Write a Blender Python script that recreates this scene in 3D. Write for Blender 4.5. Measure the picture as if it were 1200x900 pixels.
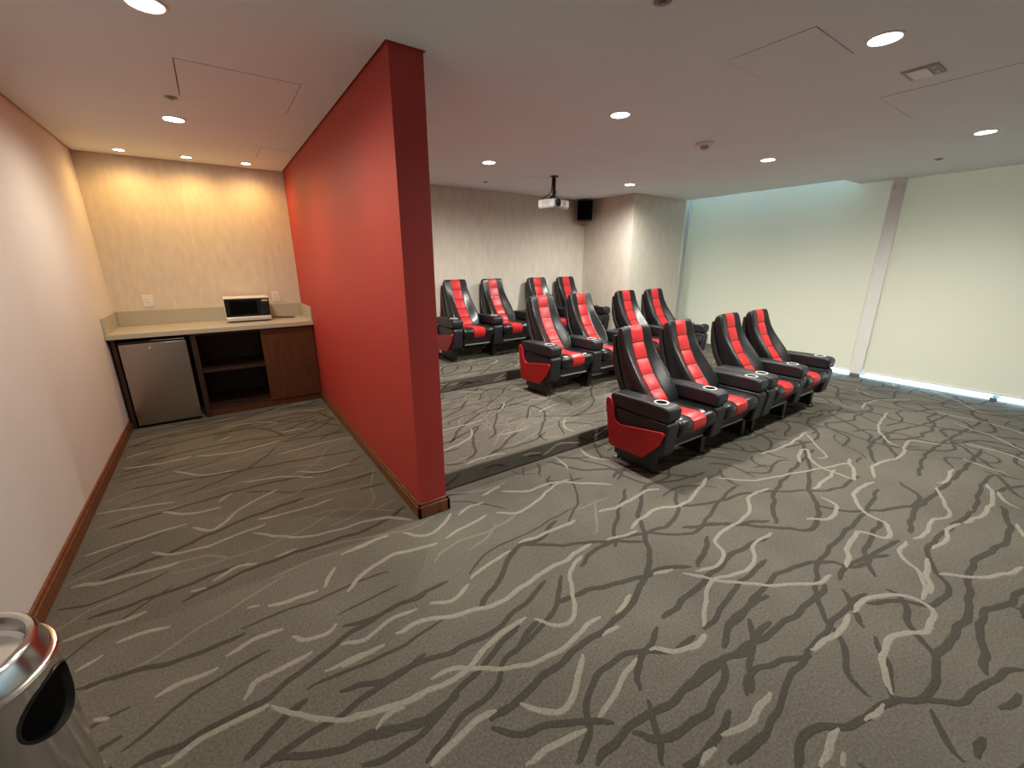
import bpy, bmesh, math, random
from mathutils import Vector, Matrix

for o in list(bpy.data.objects):
    bpy.data.objects.remove(o, do_unlink=True)
scene = bpy.context.scene
COL = scene.collection
rng = random.Random(7)

# ------------------------------------------------------------------ camera
cam_d = bpy.data.cameras.new('camera')
cam_d.sensor_width = 36.0
cam_d.lens = 489.32 / 1200 * 36.0
cam_d.clip_start = 0.02
cam = bpy.data.objects.new('camera', cam_d)
COL.objects.link(cam)
CR = Vector((0.82215045, -0.56926945, -0.00096858))
CU = Vector((0.16055065, 0.23023745, 0.95979905))
CF = Vector((0.54616127, 0.78925472, -0.2806864))
cam.matrix_world = Matrix(((CR.x, CU.x, -CF.x, 0.0), (CR.y, CU.y, -CF.y, 0.0), (CR.z, CU.z, -CF.z, 1.55), (0, 0, 0, 1)))
scene.camera = cam

# ------------------------------------------------------------------ world: bright cool daylight outside the windows
world = bpy.data.worlds.new('world')
scene.world = world
world.use_nodes = True
wb = world.node_tree.nodes['Background']
wb.inputs['Color'].default_value = (0.50, 0.78, 1.0, 1)
wb.inputs['Strength'].default_value = 20.0

# ------------------------------------------------------------------ exposure
vs = scene.view_settings
vs.view_transform = 'Standard'
vs.look = 'None'
vs.gamma = 1.0
vs.use_curve_mapping = False
vs.exposure = 0.0

# lamp powers and colours
P_THEATRE, C_THEATRE = 168.0, (1.0, 0.985, 0.905)
P_PASSAGE, C_PASSAGE = 70.0, (1.0, 0.91, 0.72)
P_PANTRY, C_PANTRY = 15.0, (1.0, 0.58, 0.16)

# ------------------------------------------------------------------ room dimensions (metres)
XL, XW = -0.891, 7.20          # left wall, blind plane
YB, YT = 5.776, 5.568          # pantry back wall, seating area back wall
X0, X1, YP = 0.835, 1.012, 2.219   # partition
ZC = 2.532                     # ceiling
ZR = 2.85                      # slab above the ceiling
CX, CY, CXR = 5.375, 4.533, 6.68   # column: left face, front face, right face
YF = -2.6                      # wall behind the camera
S1, H1 = 2.41, 0.135           # first step
S2, H2 = 4.13, 0.27            # second step
XE = 7.42                      # window plane

# ------------------------------------------------------------------ materials
def new_mat(name):
    m = bpy.data.materials.new(name)
    m.use_nodes = True
    nt = m.node_tree
    return m, nt, nt.nodes['Principled BSDF']

def srgb(r, g, b):
    f = lambda c: (c / 255 / 12.92) if c / 255 <= 0.04045 else ((c / 255 + 0.055) / 1.055) ** 2.4
    return (f(r), f(g), f(b), 1)

def mat(name, col, rough=0.5, metal=0.0, var=0.06, scale=30.0, bump=0.0, bscale=None, stretch=(1, 1, 1), spec=0.5, coat=0.0):
    m, nt, b = new_mat(name)
    tc = nt.nodes.new('ShaderNodeTexCoord')
    mp = nt.nodes.new('ShaderNodeMapping')
    mp.inputs['Scale'].default_value = stretch
    nt.links.new(tc.outputs['Object'], mp.inputs['Vector'])
    nz = nt.nodes.new('ShaderNodeTexNoise')
    nz.inputs['Scale'].default_value = scale
    nz.inputs['Detail'].default_value = 4
    nt.links.new(mp.outputs['Vector'], nz.inputs['Vector'])
    ramp = nt.nodes.new('ShaderNodeValToRGB')
    ramp.color_ramp.elements[0].position = 0.3
    ramp.color_ramp.elements[1].position = 0.7
    ramp.color_ramp.elements[0].color = tuple(c * (1 - var) for c in col[:3]) + (1,)
    ramp.color_ramp.elements[1].color = tuple(min(1, c * (1 + var)) for c in col[:3]) + (1,)
    nt.links.new(nz.outputs['Fac'], ramp.inputs['Fac'])
    nt.links.new(ramp.outputs['Color'], b.inputs['Base Color'])
    b.inputs['Roughness'].default_value = rough
    b.inputs['Metallic'].default_value = metal
    b.inputs['Specular IOR Level'].default_value = spec
    b.inputs['Coat Weight'].default_value = coat
    if bump:
        n2 = nt.nodes.new('ShaderNodeTexNoise')
        n2.inputs['Scale'].default_value = bscale or scale
        n2.inputs['Detail'].default_value = 3
        nt.links.new(mp.outputs['Vector'], n2.inputs['Vector'])
        bp = nt.nodes.new('ShaderNodeBump')
        bp.inputs['Strength'].default_value = bump
        bp.inputs['Distance'].default_value = 0.004
        nt.links.new(n2.outputs['Fac'], bp.inputs['Height'])
        nt.links.new(bp.outputs['Normal'], b.inputs['Normal'])
    return m

def emit_mat(name, col, strength):
    m, nt, b = new_mat(name)
    b.inputs['Base Color'].default_value = (0.8, 0.8, 0.8, 1)
    b.inputs['Emission Color'].default_value = tuple(col[:3]) + (1,)
    b.inputs['Emission Strength'].default_value = strength
    return m

def carpet_mat(name, col, var):
    m, nt, b = new_mat(name)
    tc = nt.nodes.new('ShaderNodeTexCoord')
    fine = nt.nodes.new('ShaderNodeTexNoise'); fine.inputs['Scale'].default_value = 100; fine.inputs['Detail'].default_value = 3
    big = nt.nodes.new('ShaderNodeTexNoise'); big.inputs['Scale'].default_value = 1.6; big.inputs['Detail'].default_value = 4
    for n in (fine, big):
        nt.links.new(tc.outputs['Object'], n.inputs['Vector'])
    mx = nt.nodes.new('ShaderNodeMix'); mx.inputs['Factor'].default_value = 0.4
    nt.links.new(fine.outputs['Fac'], mx.inputs[2]); nt.links.new(big.outputs['Fac'], mx.inputs[3])
    ramp = nt.nodes.new('ShaderNodeValToRGB')
    ramp.color_ramp.elements[0].position = 0.35
    ramp.color_ramp.elements[1].position = 0.65
    ramp.color_ramp.elements[0].color = tuple(c * (1 - var) for c in col[:3]) + (1,)
    ramp.color_ramp.elements[1].color = tuple(c * (1 + var) for c in col[:3]) + (1,)
    nt.links.new(mx.outputs[0], ramp.inputs['Fac'])
    nt.links.new(ramp.outputs['Color'], b.inputs['Base Color'])
    b.inputs['Roughness'].default_value = 0.95
    b.inputs['Specular IOR Level'].default_value = 0.15
    bp = nt.nodes.new('ShaderNodeBump'); bp.inputs['Strength'].default_value = 0.5; bp.inputs['Distance'].default_value = 0.004
    nt.links.new(fine.outputs['Fac'], bp.inputs['Height'])
    nt.links.new(bp.outputs['Normal'], b.inputs['Normal'])
    return m

def wood_mat(name, dark, light, rough=0.4):
    m, nt, b = new_mat(name)
    tc = nt.nodes.new('ShaderNodeTexCoord')
    mp = nt.nodes.new('ShaderNodeMapping'); mp.inputs['Scale'].default_value = (14, 14, 1.4)
    nt.links.new(tc.outputs['Object'], mp.inputs['Vector'])
    nz = nt.nodes.new('ShaderNodeTexNoise'); nz.inputs['Scale'].default_value = 3; nz.inputs['Detail'].default_value = 5; nz.inputs['Distortion'].default_value = 0.6
    nt.links.new(mp.outputs['Vector'], nz.inputs['Vector'])
    ramp = nt.nodes.new('ShaderNodeValToRGB')
    ramp.color_ramp.elements[0].position = 0.35; ramp.color_ramp.elements[1].position = 0.68
    ramp.color_ramp.elements[0].color = dark; ramp.color_ramp.elements[1].color = light
    nt.links.new(nz.outputs['Fac'], ramp.inputs['Fac'])
    nt.links.new(ramp.outputs['Color'], b.inputs['Base Color'])
    b.inputs['Roughness'].default_value = rough
    return m

def blind_mat():
    m = bpy.data.materials.new('blind_fabric')
    m.use_nodes = True
    nt = m.node_tree
    nt.nodes.clear()
    out = nt.nodes.new('ShaderNodeOutputMaterial')
    d = nt.nodes.new('ShaderNodeBsdfDiffuse'); t = nt.nodes.new('ShaderNodeBsdfTranslucent')
    tc = nt.nodes.new('ShaderNodeTexCoord')
    nz = nt.nodes.new('ShaderNodeTexNoise'); nz.inputs['Scale'].default_value = 220
    nt.links.new(tc.outputs['Object'], nz.inputs['Vector'])
    ramp = nt.nodes.new('ShaderNodeValToRGB')
    ramp.color_ramp.elements[0].color = (0.68, 0.66, 0.55, 1); ramp.color_ramp.elements[1].color = (0.78, 0.76, 0.65, 1)
    nt.links.new(nz.outputs['Fac'], ramp.inputs['Fac'])
    nt.links.new(ramp.outputs['Color'], d.inputs['Color'])
    t.inputs['Color'].default_value = (0.72, 0.46, 0.26, 1)
    mx = nt.nodes.new('ShaderNodeMixShader'); mx.inputs['Fac'].default_value = 0.040
    nt.links.new(d.outputs[0], mx.inputs[1]); nt.links.new(t.outputs[0], mx.inputs[2])
    nt.links.new(mx.outputs[0], out.inputs['Surface'])
    return m

M = {}
M['carpet'] = carpet_mat('carpet_taupe', (0.124, 0.112, 0.090), 0.30)
M['strand_dark'] = carpet_mat('carpet_dark_strand', (0.060, 0.053, 0.043), 0.22)
M['strand_mid'] = carpet_mat('carpet_mid_strand', (0.170, 0.152, 0.124), 0.2)
M['strand_light'] = carpet_mat('carpet_light_strand', (0.245, 0.222, 0.182), 0.18)
M['white_wall'] = mat('white_paint', (0.72, 0.70, 0.68, 1), 0.75, var=0.015, scale=3)
M['paper'] = mat('beige_wallpaper', (0.66, 0.60, 0.51, 1), 0.8, var=0.065, scale=22, stretch=(1, 1, 0.28), bump=0.35, bscale=60)
M['red_paint'] = mat('red_paint', (0.42, 0.036, 0.031, 1), 0.55, var=0.03, scale=4)
M['ceiling'] = mat('ceiling_paint', (0.78, 0.84, 0.89, 1), 0.85, var=0.015, scale=2)  # slight blue cast in the base colour stands in for cool daylight, offsetting warm bounce
M['wood'] = wood_mat('brown_baseboard_wood', (0.12, 0.034, 0.010, 1), (0.22, 0.068, 0.022, 1))
M['walnut'] = wood_mat('dark_walnut', (0.020, 0.008, 0.005, 1), (0.038, 0.014, 0.007, 1), 0.5)
M['walnut_door'] = wood_mat('walnut_door', (0.070, 0.022, 0.007, 1), (0.11, 0.036, 0.011, 1), 0.42)
M['stone'] = mat('grey_beige_quartz', (0.46, 0.42, 0.34, 1), 0.35, var=0.10, scale=180)
M['steel'] = mat('brushed_steel', (0.44, 0.41, 0.37, 1), 0.24, metal=1.0, var=0.06, scale=40, stretch=(1, 1, 12))
M['can_steel'] = mat('satin_steel', (0.72, 0.70, 0.68, 1), 0.17, metal=1.0, var=0.04, scale=30, stretch=(1, 1, 8))
M['chrome'] = mat('chrome', (0.8, 0.8, 0.8, 1), 0.12, metal=1.0, var=0.01)
M['black_plastic'] = mat('black_plastic', (0.012, 0.012, 0.013, 1), 0.35, var=0.1)
M['black_matte'] = mat('black_matte', (0.003, 0.003, 0.003, 1), 0.9, var=0.1, spec=0.05)
M['glass_black'] = mat('black_glass', (0.006, 0.006, 0.007, 1), 0.08, var=0.02)
M['white_plastic'] = mat('white_plastic', (0.78, 0.77, 0.74, 1), 0.4, var=0.02)
M['silver_plastic'] = mat('silver_plastic', (0.62, 0.62, 0.62, 1), 0.35, metal=0.3, var=0.03)
M['leather'] = mat('black_leather', (0.009, 0.009, 0.010, 1), 0.30, var=0.15, scale=60, bump=0.12, bscale=160)
M['leather_arm'] = mat('black_arm_leather', (0.013, 0.013, 0.016, 1), 0.44, var=0.15, scale=60, bump=0.12, bscale=160)
M['red_leather'] = mat('red_leather', (0.56, 0.022, 0.026, 1), 0.36, var=0.05, scale=40, bump=0.10, bscale=160)
M['red_panel'] = mat('red_lacquer', (0.42, 0.004, 0.008, 1), 0.42, var=0.03)
M['blind'] = blind_mat()
M['white_metal'] = mat('white_aluminium', (0.86, 0.85, 0.82, 1), 0.45, var=0.02)
M['grey_metal'] = mat('grey_aluminium', (0.25, 0.26, 0.27, 1), 0.4, metal=0.6)
M['red_dot'] = mat('red_badge', (0.5, 0.02, 0.02, 1), 0.4)
M['grey_ring'] = mat('light_grey_ring', (0.62, 0.62, 0.60, 1), 0.35)
M['concrete'] = mat('pale_concrete', (0.5, 0.5, 0.5, 1), 0.9, var=0.08, scale=6)
M['lens'] = mat('lens_glass', (0.01, 0.01, 0.015, 1), 0.05)
M['vent'] = mat('grey_vent', (0.38, 0.37, 0.36, 1), 0.6)
def glass_mat():
    m = bpy.data.materials.new('window_glass'); m.use_nodes = True
    nt = m.node_tree; nt.nodes.clear()
    out = nt.nodes.new('ShaderNodeOutputMaterial')
    tr = nt.nodes.new('ShaderNodeBsdfTransparent'); gl = nt.nodes.new('ShaderNodeBsdfGlossy'); gl.inputs['Roughness'].default_value = 0.02
    tr.inputs['Color'].default_value = (0.86, 0.95, 0.97, 1)
    mx = nt.nodes.new('ShaderNodeMixShader'); mx.inputs['Fac'].default_value = 0.06
    nt.links.new(tr.outputs[0], mx.inputs[1]); nt.links.new(gl.outputs[0], mx.inputs[2]); nt.links.new(mx.outputs[0], out.inputs['Surface'])
    return m
M['glass'] = glass_mat()

# ------------------------------------------------------------------ builders
def tag(o, label=None, cat=None, group=None, kind=None):
    if label: o['label'] = label
    if cat: o['category'] = cat
    if group: o['group'] = group
    if kind: o['kind'] = kind
    return o

def empty(name, loc=(0, 0, 0), rz=0.0):
    o = bpy.data.objects.new(name, None)
    o.empty_display_size = 0.1
    COL.objects.link(o)
    o.location = loc
    o.rotation_euler = (0, 0, rz)
    return o

def obj(name, bm, m, parent=None, smooth=None, bevel=0.0, seg=2, subsurf=0, loc=None):
    me = bpy.data.meshes.new(name)
    bmesh.ops.recalc_face_normals(bm, faces=bm.faces)
    bm.to_mesh(me)
    bm.free()
    for k in (m if isinstance(m, (list, tuple)) else [m]):
        me.materials.append(k)
    o = bpy.data.objects.new(name, me)
    COL.objects.link(o)
    if parent: o.parent = parent
    if loc: o.location = loc
    if bevel:
        md = o.modifiers.new('bevel', 'BEVEL'); md.width = bevel; md.segments = seg; md.limit_method = 'ANGLE'; md.angle_limit = math.radians(40)
        smooth = True if smooth is None else smooth
    if subsurf:
        md = o.modifiers.new('subsurf', 'SUBSURF'); md.levels = subsurf; md.render_levels = subsurf
        smooth = True
    if smooth:
        me.polygons.foreach_set('use_smooth', [True] * len(me.polygons))
        if not subsurf:
            me.set_sharp_from_angle(angle=math.radians(35)) if hasattr(me, 'set_sharp_from_angle') else None
    return o

def box(bm, x0, x1, y0, y1, z0, z1, mi=0):
    vs_ = [bm.verts.new((x, y, z)) for z in (z0, z1) for y in (y0, y1) for x in (x0, x1)]
    for f in ((0, 2, 3, 1), (4, 5, 7, 6), (0, 1, 5, 4), (2, 6, 7, 3), (0, 4, 6, 2), (1, 3, 7, 5)):
        fc = bm.faces.new([vs_[i] for i in f]); fc.material_index = mi
    return vs_

def bx(*a):
    bm = bmesh.new(); box(bm, *a); return bm

def prism(bm, pts, axis, a, b):
    """extrude a 2-D outline along an axis (0 x, 1 y, 2 z)"""
    def P(p, v):
        return {0: (v, p[0], p[1]), 1: (p[0], v, p[1]), 2: (p[0], p[1], v)}[axis]
    A = [bm.verts.new(P(p, a)) for p in pts]; B = [bm.verts.new(P(p, b)) for p in pts]
    n = len(pts)
    bm.faces.new(A); bm.faces.new(B[::-1])
    for i in range(n):
        bm.faces.new((A[i], A[(i + 1) % n], B[(i + 1) % n], B[i]))

def lathe(bm, prof, n=32, c=(0, 0), close=True):
    rings = []
    for r, z in prof:
        rings.append([bm.verts.new((c[0] + r * math.cos(2 * math.pi * i / n), c[1] + r * math.sin(2 * math.pi * i / n), z)) for i in range(n)])
    for a, b in zip(rings, rings[1:]):
        for i in range(n):
            bm.faces.new((a[i], a[(i + 1) % n], b[(i + 1) % n], b[i]))
    if close:
        bm.faces.new(rings[0]); bm.faces.new(rings[-1][::-1])

def tube(bm, pts, r, n=8):
    pts = [Vector(p) for p in pts]
    rings = []
    for i, p in enumerate(pts):
        t = (pts[min(i + 1, len(pts) - 1)] - pts[max(i - 1, 0)]).normalized()
        u = t.cross(Vector((0, 0, 1)))
        if u.length < 1e-3: u = Vector((1, 0, 0))
        u.normalize(); v = t.cross(u)
        rings.append([bm.verts.new(p + r * (math.cos(2 * math.pi * k / n) * u + math.sin(2 * math.pi * k / n) * v)) for k in range(n)])
    for a, b in zip(rings, rings[1:]):
        for k in range(n):
            bm.faces.new((a[k], a[(k + 1) % n], b[(k + 1) % n], b[k]))
    bm.faces.new(rings[0]); bm.faces.new(rings[-1][::-1])

def loft(bm, rings, cap=True):
    R = [[bm.verts.new(p) for p in r] for r in rings]
    n = len(R[0])
    for a, b in zip(R, R[1:]):
        for i in range(n):
            bm.faces.new((a[i], a[(i + 1) % n], b[(i + 1) % n], b[i]))
    if cap:
        bm.faces.new(R[0]); bm.faces.new(R[-1][::-1])

def copy_tree(o, parent=None):
    c = o.copy(); COL.objects.link(c); c.parent = parent
    for ch in list(o.children):
        copy_tree(ch, c)
    return c

# ------------------------------------------------------------------ the setting
def struct(name, bm, m, label, cat, **k):
    o = obj(name, bm, m, **k)
    return tag(o, label, cat, kind='structure')

bm = bmesh.new(); box(bm, XL - 0.3, XE + 0.1, YF - 0.3, YB + 0.3, -0.2, 0.0)
floor = struct('floor', bm, M['carpet'], 'taupe carpet floor with wandering dark and pale strands', 'floor')
struct('wall_left', bx(XL - 0.2, XL, YF - 0.2, YB + 0.2, 0, ZR), M['white_wall'], 'plain off-white painted wall beside the pantry passage', 'wall')
struct('wall_pantry', bx(XL, X1 - 0.001, YB, YB + 0.2, 0, ZR), M['paper'], 'beige textured wallpaper wall above the pantry counter', 'wall')
struct('wall_back', bx(X1, CX + 0.3, YT, YT + 0.2, 0, ZR), M['paper'], 'beige textured wallpaper wall behind the back row of seats', 'wall')
struct('wall_column', bx(CX, CXR, CY, YT + 0.2, 0, ZR), M['paper'], 'square column clad in beige wallpaper between back wall and window blinds', 'wall')
struct('wall_partition', bx(X0, X1, YP, YB, 0, ZR), M['red_paint'], 'red painted partition wall ending in a free edge', 'wall')
struct('wall_front', bx(XL, XE + 0.2, YF - 0.2, YF, 0, ZR), M['white_wall'], 'plain off-white end wall facing the seats', 'wall')
# window recess: jamb beyond the column, head above the glass
struct('wall_jamb', bx(CXR, XE + 0.2, 4.90, YT + 0.2, 0, ZR), M['white_wall'], 'narrow white return wall between column and blind', 'wall')

# ceiling with shadow gaps, access-hatch openings and a blind pocket
def slab(bm, x0, x1, y0, y1, z0, z1, holes):
    xs = sorted({x0, x1} | {h[i] for h in holes for i in (0, 1) if x0 < h[i] < x1})
    ys = sorted({y0, y1} | {h[i] for h in holes for i in (2, 3) if y0 < h[i] < y1})
    solid = {}
    for i in range(len(xs) - 1):
        for j in range(len(ys) - 1):
            cx, cy = (xs[i] + xs[i + 1]) / 2, (ys[j] + ys[j + 1]) / 2
            solid[i, j] = not any(h[0] < cx < h[1] and h[2] < cy < h[3] for h in holes)
    V = {}
    def v(i, j, k):
        if (i, j, k) not in V: V[i, j, k] = bm.verts.new((xs[i], ys[j], (z0, z1)[k]))
        return V[i, j, k]
    for (i, j), s in solid.items():
        if not s: continue
        bm.faces.new((v(i, j, 0), v(i, j + 1, 0), v(i + 1, j + 1, 0), v(i + 1, j, 0)))
        bm.faces.new((v(i, j, 1), v(i + 1, j, 1), v(i + 1, j + 1, 1), v(i, j + 1, 1)))
        for di, dj, e in ((-1, 0, ((i, j), (i, j + 1))), (1, 0, ((i + 1, j), (i + 1, j + 1))), (0, -1, ((i, j), (i + 1, j))), (0, 1, ((i, j + 1), (i + 1, j + 1)))):
            if not solid.get((i + di, j + dj), False):
                a, b = e
                bm.faces.new((v(*a, 0), v(*b, 0), v(*b, 1), v(*a, 1)))
G = 0.012
hatches = [(0.01, 0.59, 2.99, 3.58), (0.53, 0.80, 4.69, 5.22), (2.33, 2.76, 1.04, 1.435), (3.60, 4.25, 0.35, 1.16), (3.29, 3.88, 4.38, 4.86)]
holes = [(a - 0.005, b + 0.005, c - 0.005, d + 0.005) for a, b, c, d in hatches]
holes += [(X0 - G, X1 + G, YP - G, YB + 1), (X1, CX + 0.01, YT - G, YB + 1), (CX - G, XE + 1, CY - G, YB + 1), (6.69, XE + 1, 2.34, YB + 1)]
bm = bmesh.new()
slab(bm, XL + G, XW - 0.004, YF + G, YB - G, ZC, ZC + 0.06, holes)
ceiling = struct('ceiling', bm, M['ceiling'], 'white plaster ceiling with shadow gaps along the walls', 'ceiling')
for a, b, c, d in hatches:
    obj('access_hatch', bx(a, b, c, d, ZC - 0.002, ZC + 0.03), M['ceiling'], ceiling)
struct('ceiling_slab', bx(XL - 0.2, XE + 0.2, YF - 0.2, YB + 0.2, ZR, ZR + 0.1), M['concrete'], 'concrete slab above the hung ceiling', 'ceiling')

struct('trim_pocket', bx(6.67, 6.688, 2.34, CY - 0.002, ZC + 0.061, ZR - 0.001), M['white_wall'], 'white board closing the blind pocket above the ceiling edge', 'trim')  # unseen board, added to bounce pocket daylight back onto the blind
# baseboards
def baseboard(name, outline_boxes, label):
    bm = bmesh.new()
    for b in outline_boxes: box(bm, *b)
    return struct(name, bm, M['wood'], label, 'baseboard', bevel=0.003)
HB = 0.10
baseboard('baseboard_left', [(XL, XL + 0.014, YF, 5.15, 0, HB), (XL, XL + 0.02, YF, 5.15, 0, HB - 0.022)], 'brown wooden baseboard along the off-white wall')
baseboard('baseboard_partition', [(X0 - 0.014, X0, YP - 0.014, 5.15, 0, HB), (X0 - 0.02, X0, YP - 0.02, 5.15, 0, HB - 0.022),
                                  (X0 - 0.014, X1 + 0.014, YP - 0.014, YP, 0, HB), (X0 - 0.02, X1 + 0.02, YP - 0.02, YP, 0, HB - 0.022),
                                  (X1, X1 + 0.014, YP - 0.014, S1, 0, HB), (X1, X1 + 0.02, YP - 0.02, S1, 0, HB - 0.022)], 'brown wooden baseboard wrapping the foot of the red partition')

# carpeted platforms
bm = bmesh.new(); box(bm, X1, XW - 0.06, S1, YT, 0, H1)
plat1 = struct('floor_lower_platform', bm, M['carpet'], 'lower carpeted step carrying the middle row of seats', 'platform', bevel=0.012)
bm = bmesh.new(); prism(bm, [(X1, S2), (XW - 0.06, S2), (XW - 0.06, 4.89), (CXR + 0.0, 4.89), (CXR, CY), (CX, CY), (CX, YT), (X1, YT)], 2, H1, H2)
plat2 = struct('floor_upper_platform', bm, M['carpet'], 'upper carpeted step carrying the back row of seats', 'platform', bevel=0.012)

# windows behind the blinds
ymul = [-2.6, -0.65, 0.60, 1.90, 3.35, 4.90]
for k in range(5):
    a, b = ymul[k], ymul[k + 1]
    bm = bmesh.new()
    for y in (a, b): box(bm, XE - 0.05, XE + 0.05, y - (0.03 if y != a else 0), y + (0.03 if y != b else 0), 0, ZR)
    box(bm, XE - 0.05, XE + 0.05, a, b, ZR - 0.06, ZR); box(bm, XE - 0.05, XE + 0.05, a, b, 0.0, 0.012)
    w = struct('window_%d' % (k + 1), bm, M['grey_metal'], 'tall window bay behind the closed roller blinds', 'window')
    w['group'] = 'window bays behind the blinds'
    obj('pane', bx(XE - 0.004, XE + 0.004, a + 0.03, b - 0.03, 0.012, ZR - 0.06), M['glass'], w)
struct('trim_sill', bx(XW + 0.015, XE - 0.05, YF, 4.9, 0.0, 0.006), M['white_wall'], 'white sill strip between blinds and glass', 'sill')  # added white strip reflects daylight so the gap under the blinds reads bright
struct('ground', bx(XE + 0.1, XE + 14, -14, 16, -0.5, -0.3), M['concrete'], 'pale terrace paving outside the windows', 'ground')

# ------------------------------------------------------------------ carpet strands (tufted a little proud of the ground pile)
LIGHT_STRANDS = [
 [32,92,44,95,59,95],
 [12,123,22,119,33,117,48,114,62,116,76,121,92,121],
 [44,119,55,117,69,107,81,102,92,100,108,102,120,103],
 [127,100,142,103],
 [67,92,74,83,82,82,92,87,100,94],
 [87,72,99,75,117,80],
 [94,119,100,111,108,109,117,117,127,131,142,138],
 [57,75,68,74,81,72],
 [40,147,54,146,75,138,92,136,109,139,130,140,153,142],
 [19,155,28,152,39,155,53,155],
 [59,154,68,150,80,154],
 [83,157,95,161,112,163],
 [119,166,142,164,162,164],
 [68,213,79,203,90,206,101,215],
 [29,184,43,194,58,197,81,192],
 [87,194,100,197,119,200],
 [117,44,128,41,140,41,147,42],
 [124,79,133,73,142,69,150,70],
 [113,95,123,95],
 [21,113,28,116,32,115],
 [180,162,199,159,224,161,236,158],
 [183,138,198,142,217,142,232,136,254,140,279,147],
 [163,139,176,136,184,135],
 [17,144,25,144,34,144],
 [125,199,138,191,155,195,179,204,192,204],
 [142,219,160,208,181,207,213,181],
 [128,222,145,225],
 [33,214,47,215,60,216],
 [103,43,112,43],
 [162,106,173,103],
 [60,236,66,234,78,222],
 [104,210,114,215,125,214],
 [134,21,143,22,153,22],
 [140,17,145,18],
 [179,41,196,38,215,38],
 [217,38,234,37,248,29,252,23,247,17,233,16,219,22,207,24,192,20,183,16],
 [253,22,268,24,277,29,287,38,304,40],
 [261,21,294,29],
 [283,22,291,15,305,5,327,-2],
 [310,38,325,35,342,37,360,32,379,38,401,46],
 [307,29,326,27,342,29,354,26],
 [356,25,379,20,413,20,437,26],
 [175,98,183,88,194,76,207,66,223,56,237,53],
 [153,73,167,80,180,86,194,83,211,80,228,88,249,88],
 [135,71,142,69,150,70],
 [182,95,193,91,207,94,216,104,235,105,258,106,280,116,301,113],
 [250,51,272,57,292,58,300,47,316,52,320,63,333,73,352,77,373,74],
 [281,82,296,74,314,77,318,87],
 [285,143,303,126,338,114,372,103,395,96],
 [363,118,380,126,395,126,372,112,366,90,369,84,404,99],
 [428,20,413,14,408,8],
 [381,76,408,83,445,76,491,81,504,61],
 [410,48,415,44,448,46],
 [354,144,391,140,438,143],
 [432,140,408,122,394,111,384,114],
 [326,95,358,96,373,98],
 [382,6,366,2],
 [569,117,508,108,475,92,467,81],
 [163,18,170,17,176,16],
 [-8,143,2,131,13,123,25,118,40,115],
 [-39,141,-31,143,-21,144,-9,144],
 [-16,151,-10,157,3,157,8,158],
 [11,146,22,145,34,145],
 [3,171,7,166,16,164,20,168],
 [-43,171,-35,172,-24,172],
 [-21,176,-11,179,1,177],
 [-59,210,-50,210,-41,208],
 [-78,224,-65,224,-50,224],
 [-70,202,-63,206],
 [-12,200,-7,198],
 [-4,196,10,193,17,193],
 [20,193,24,199,28,205],
 [-25,230,-15,235,-5,233],
 [3,233,14,233],
 [-34,228,-28,226],
 [-83,265,-65,260,-39,257],
 [-35,291,-24,282,-8,300,14,312],
 [-22,316,-14,324],
 [-5,264,9,250,26,240,56,237,71,231],
 [34,214,48,216,60,215],
 [-53,276,-42,267,-27,265,-10,268,2,270],
 [-83,293,-64,296,-38,298],
 [28,333,45,322,66,325],
 [-2,278,20,275,42,276],
 [-6,337,19,330,38,315],
 [-86,344,-69,340,-46,333],
 [-60,173,-56,171],
 [-52,322,-34,309,-20,308],
 [-83,415,-56,410,-39,412],
 [28,428,50,424],
 [-36,410,-9,401,25,406],
 [-20,437,-10,444],
 [21,375,64,379,89,373],
 [-49,387,-30,367,-10,364],
]
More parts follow.
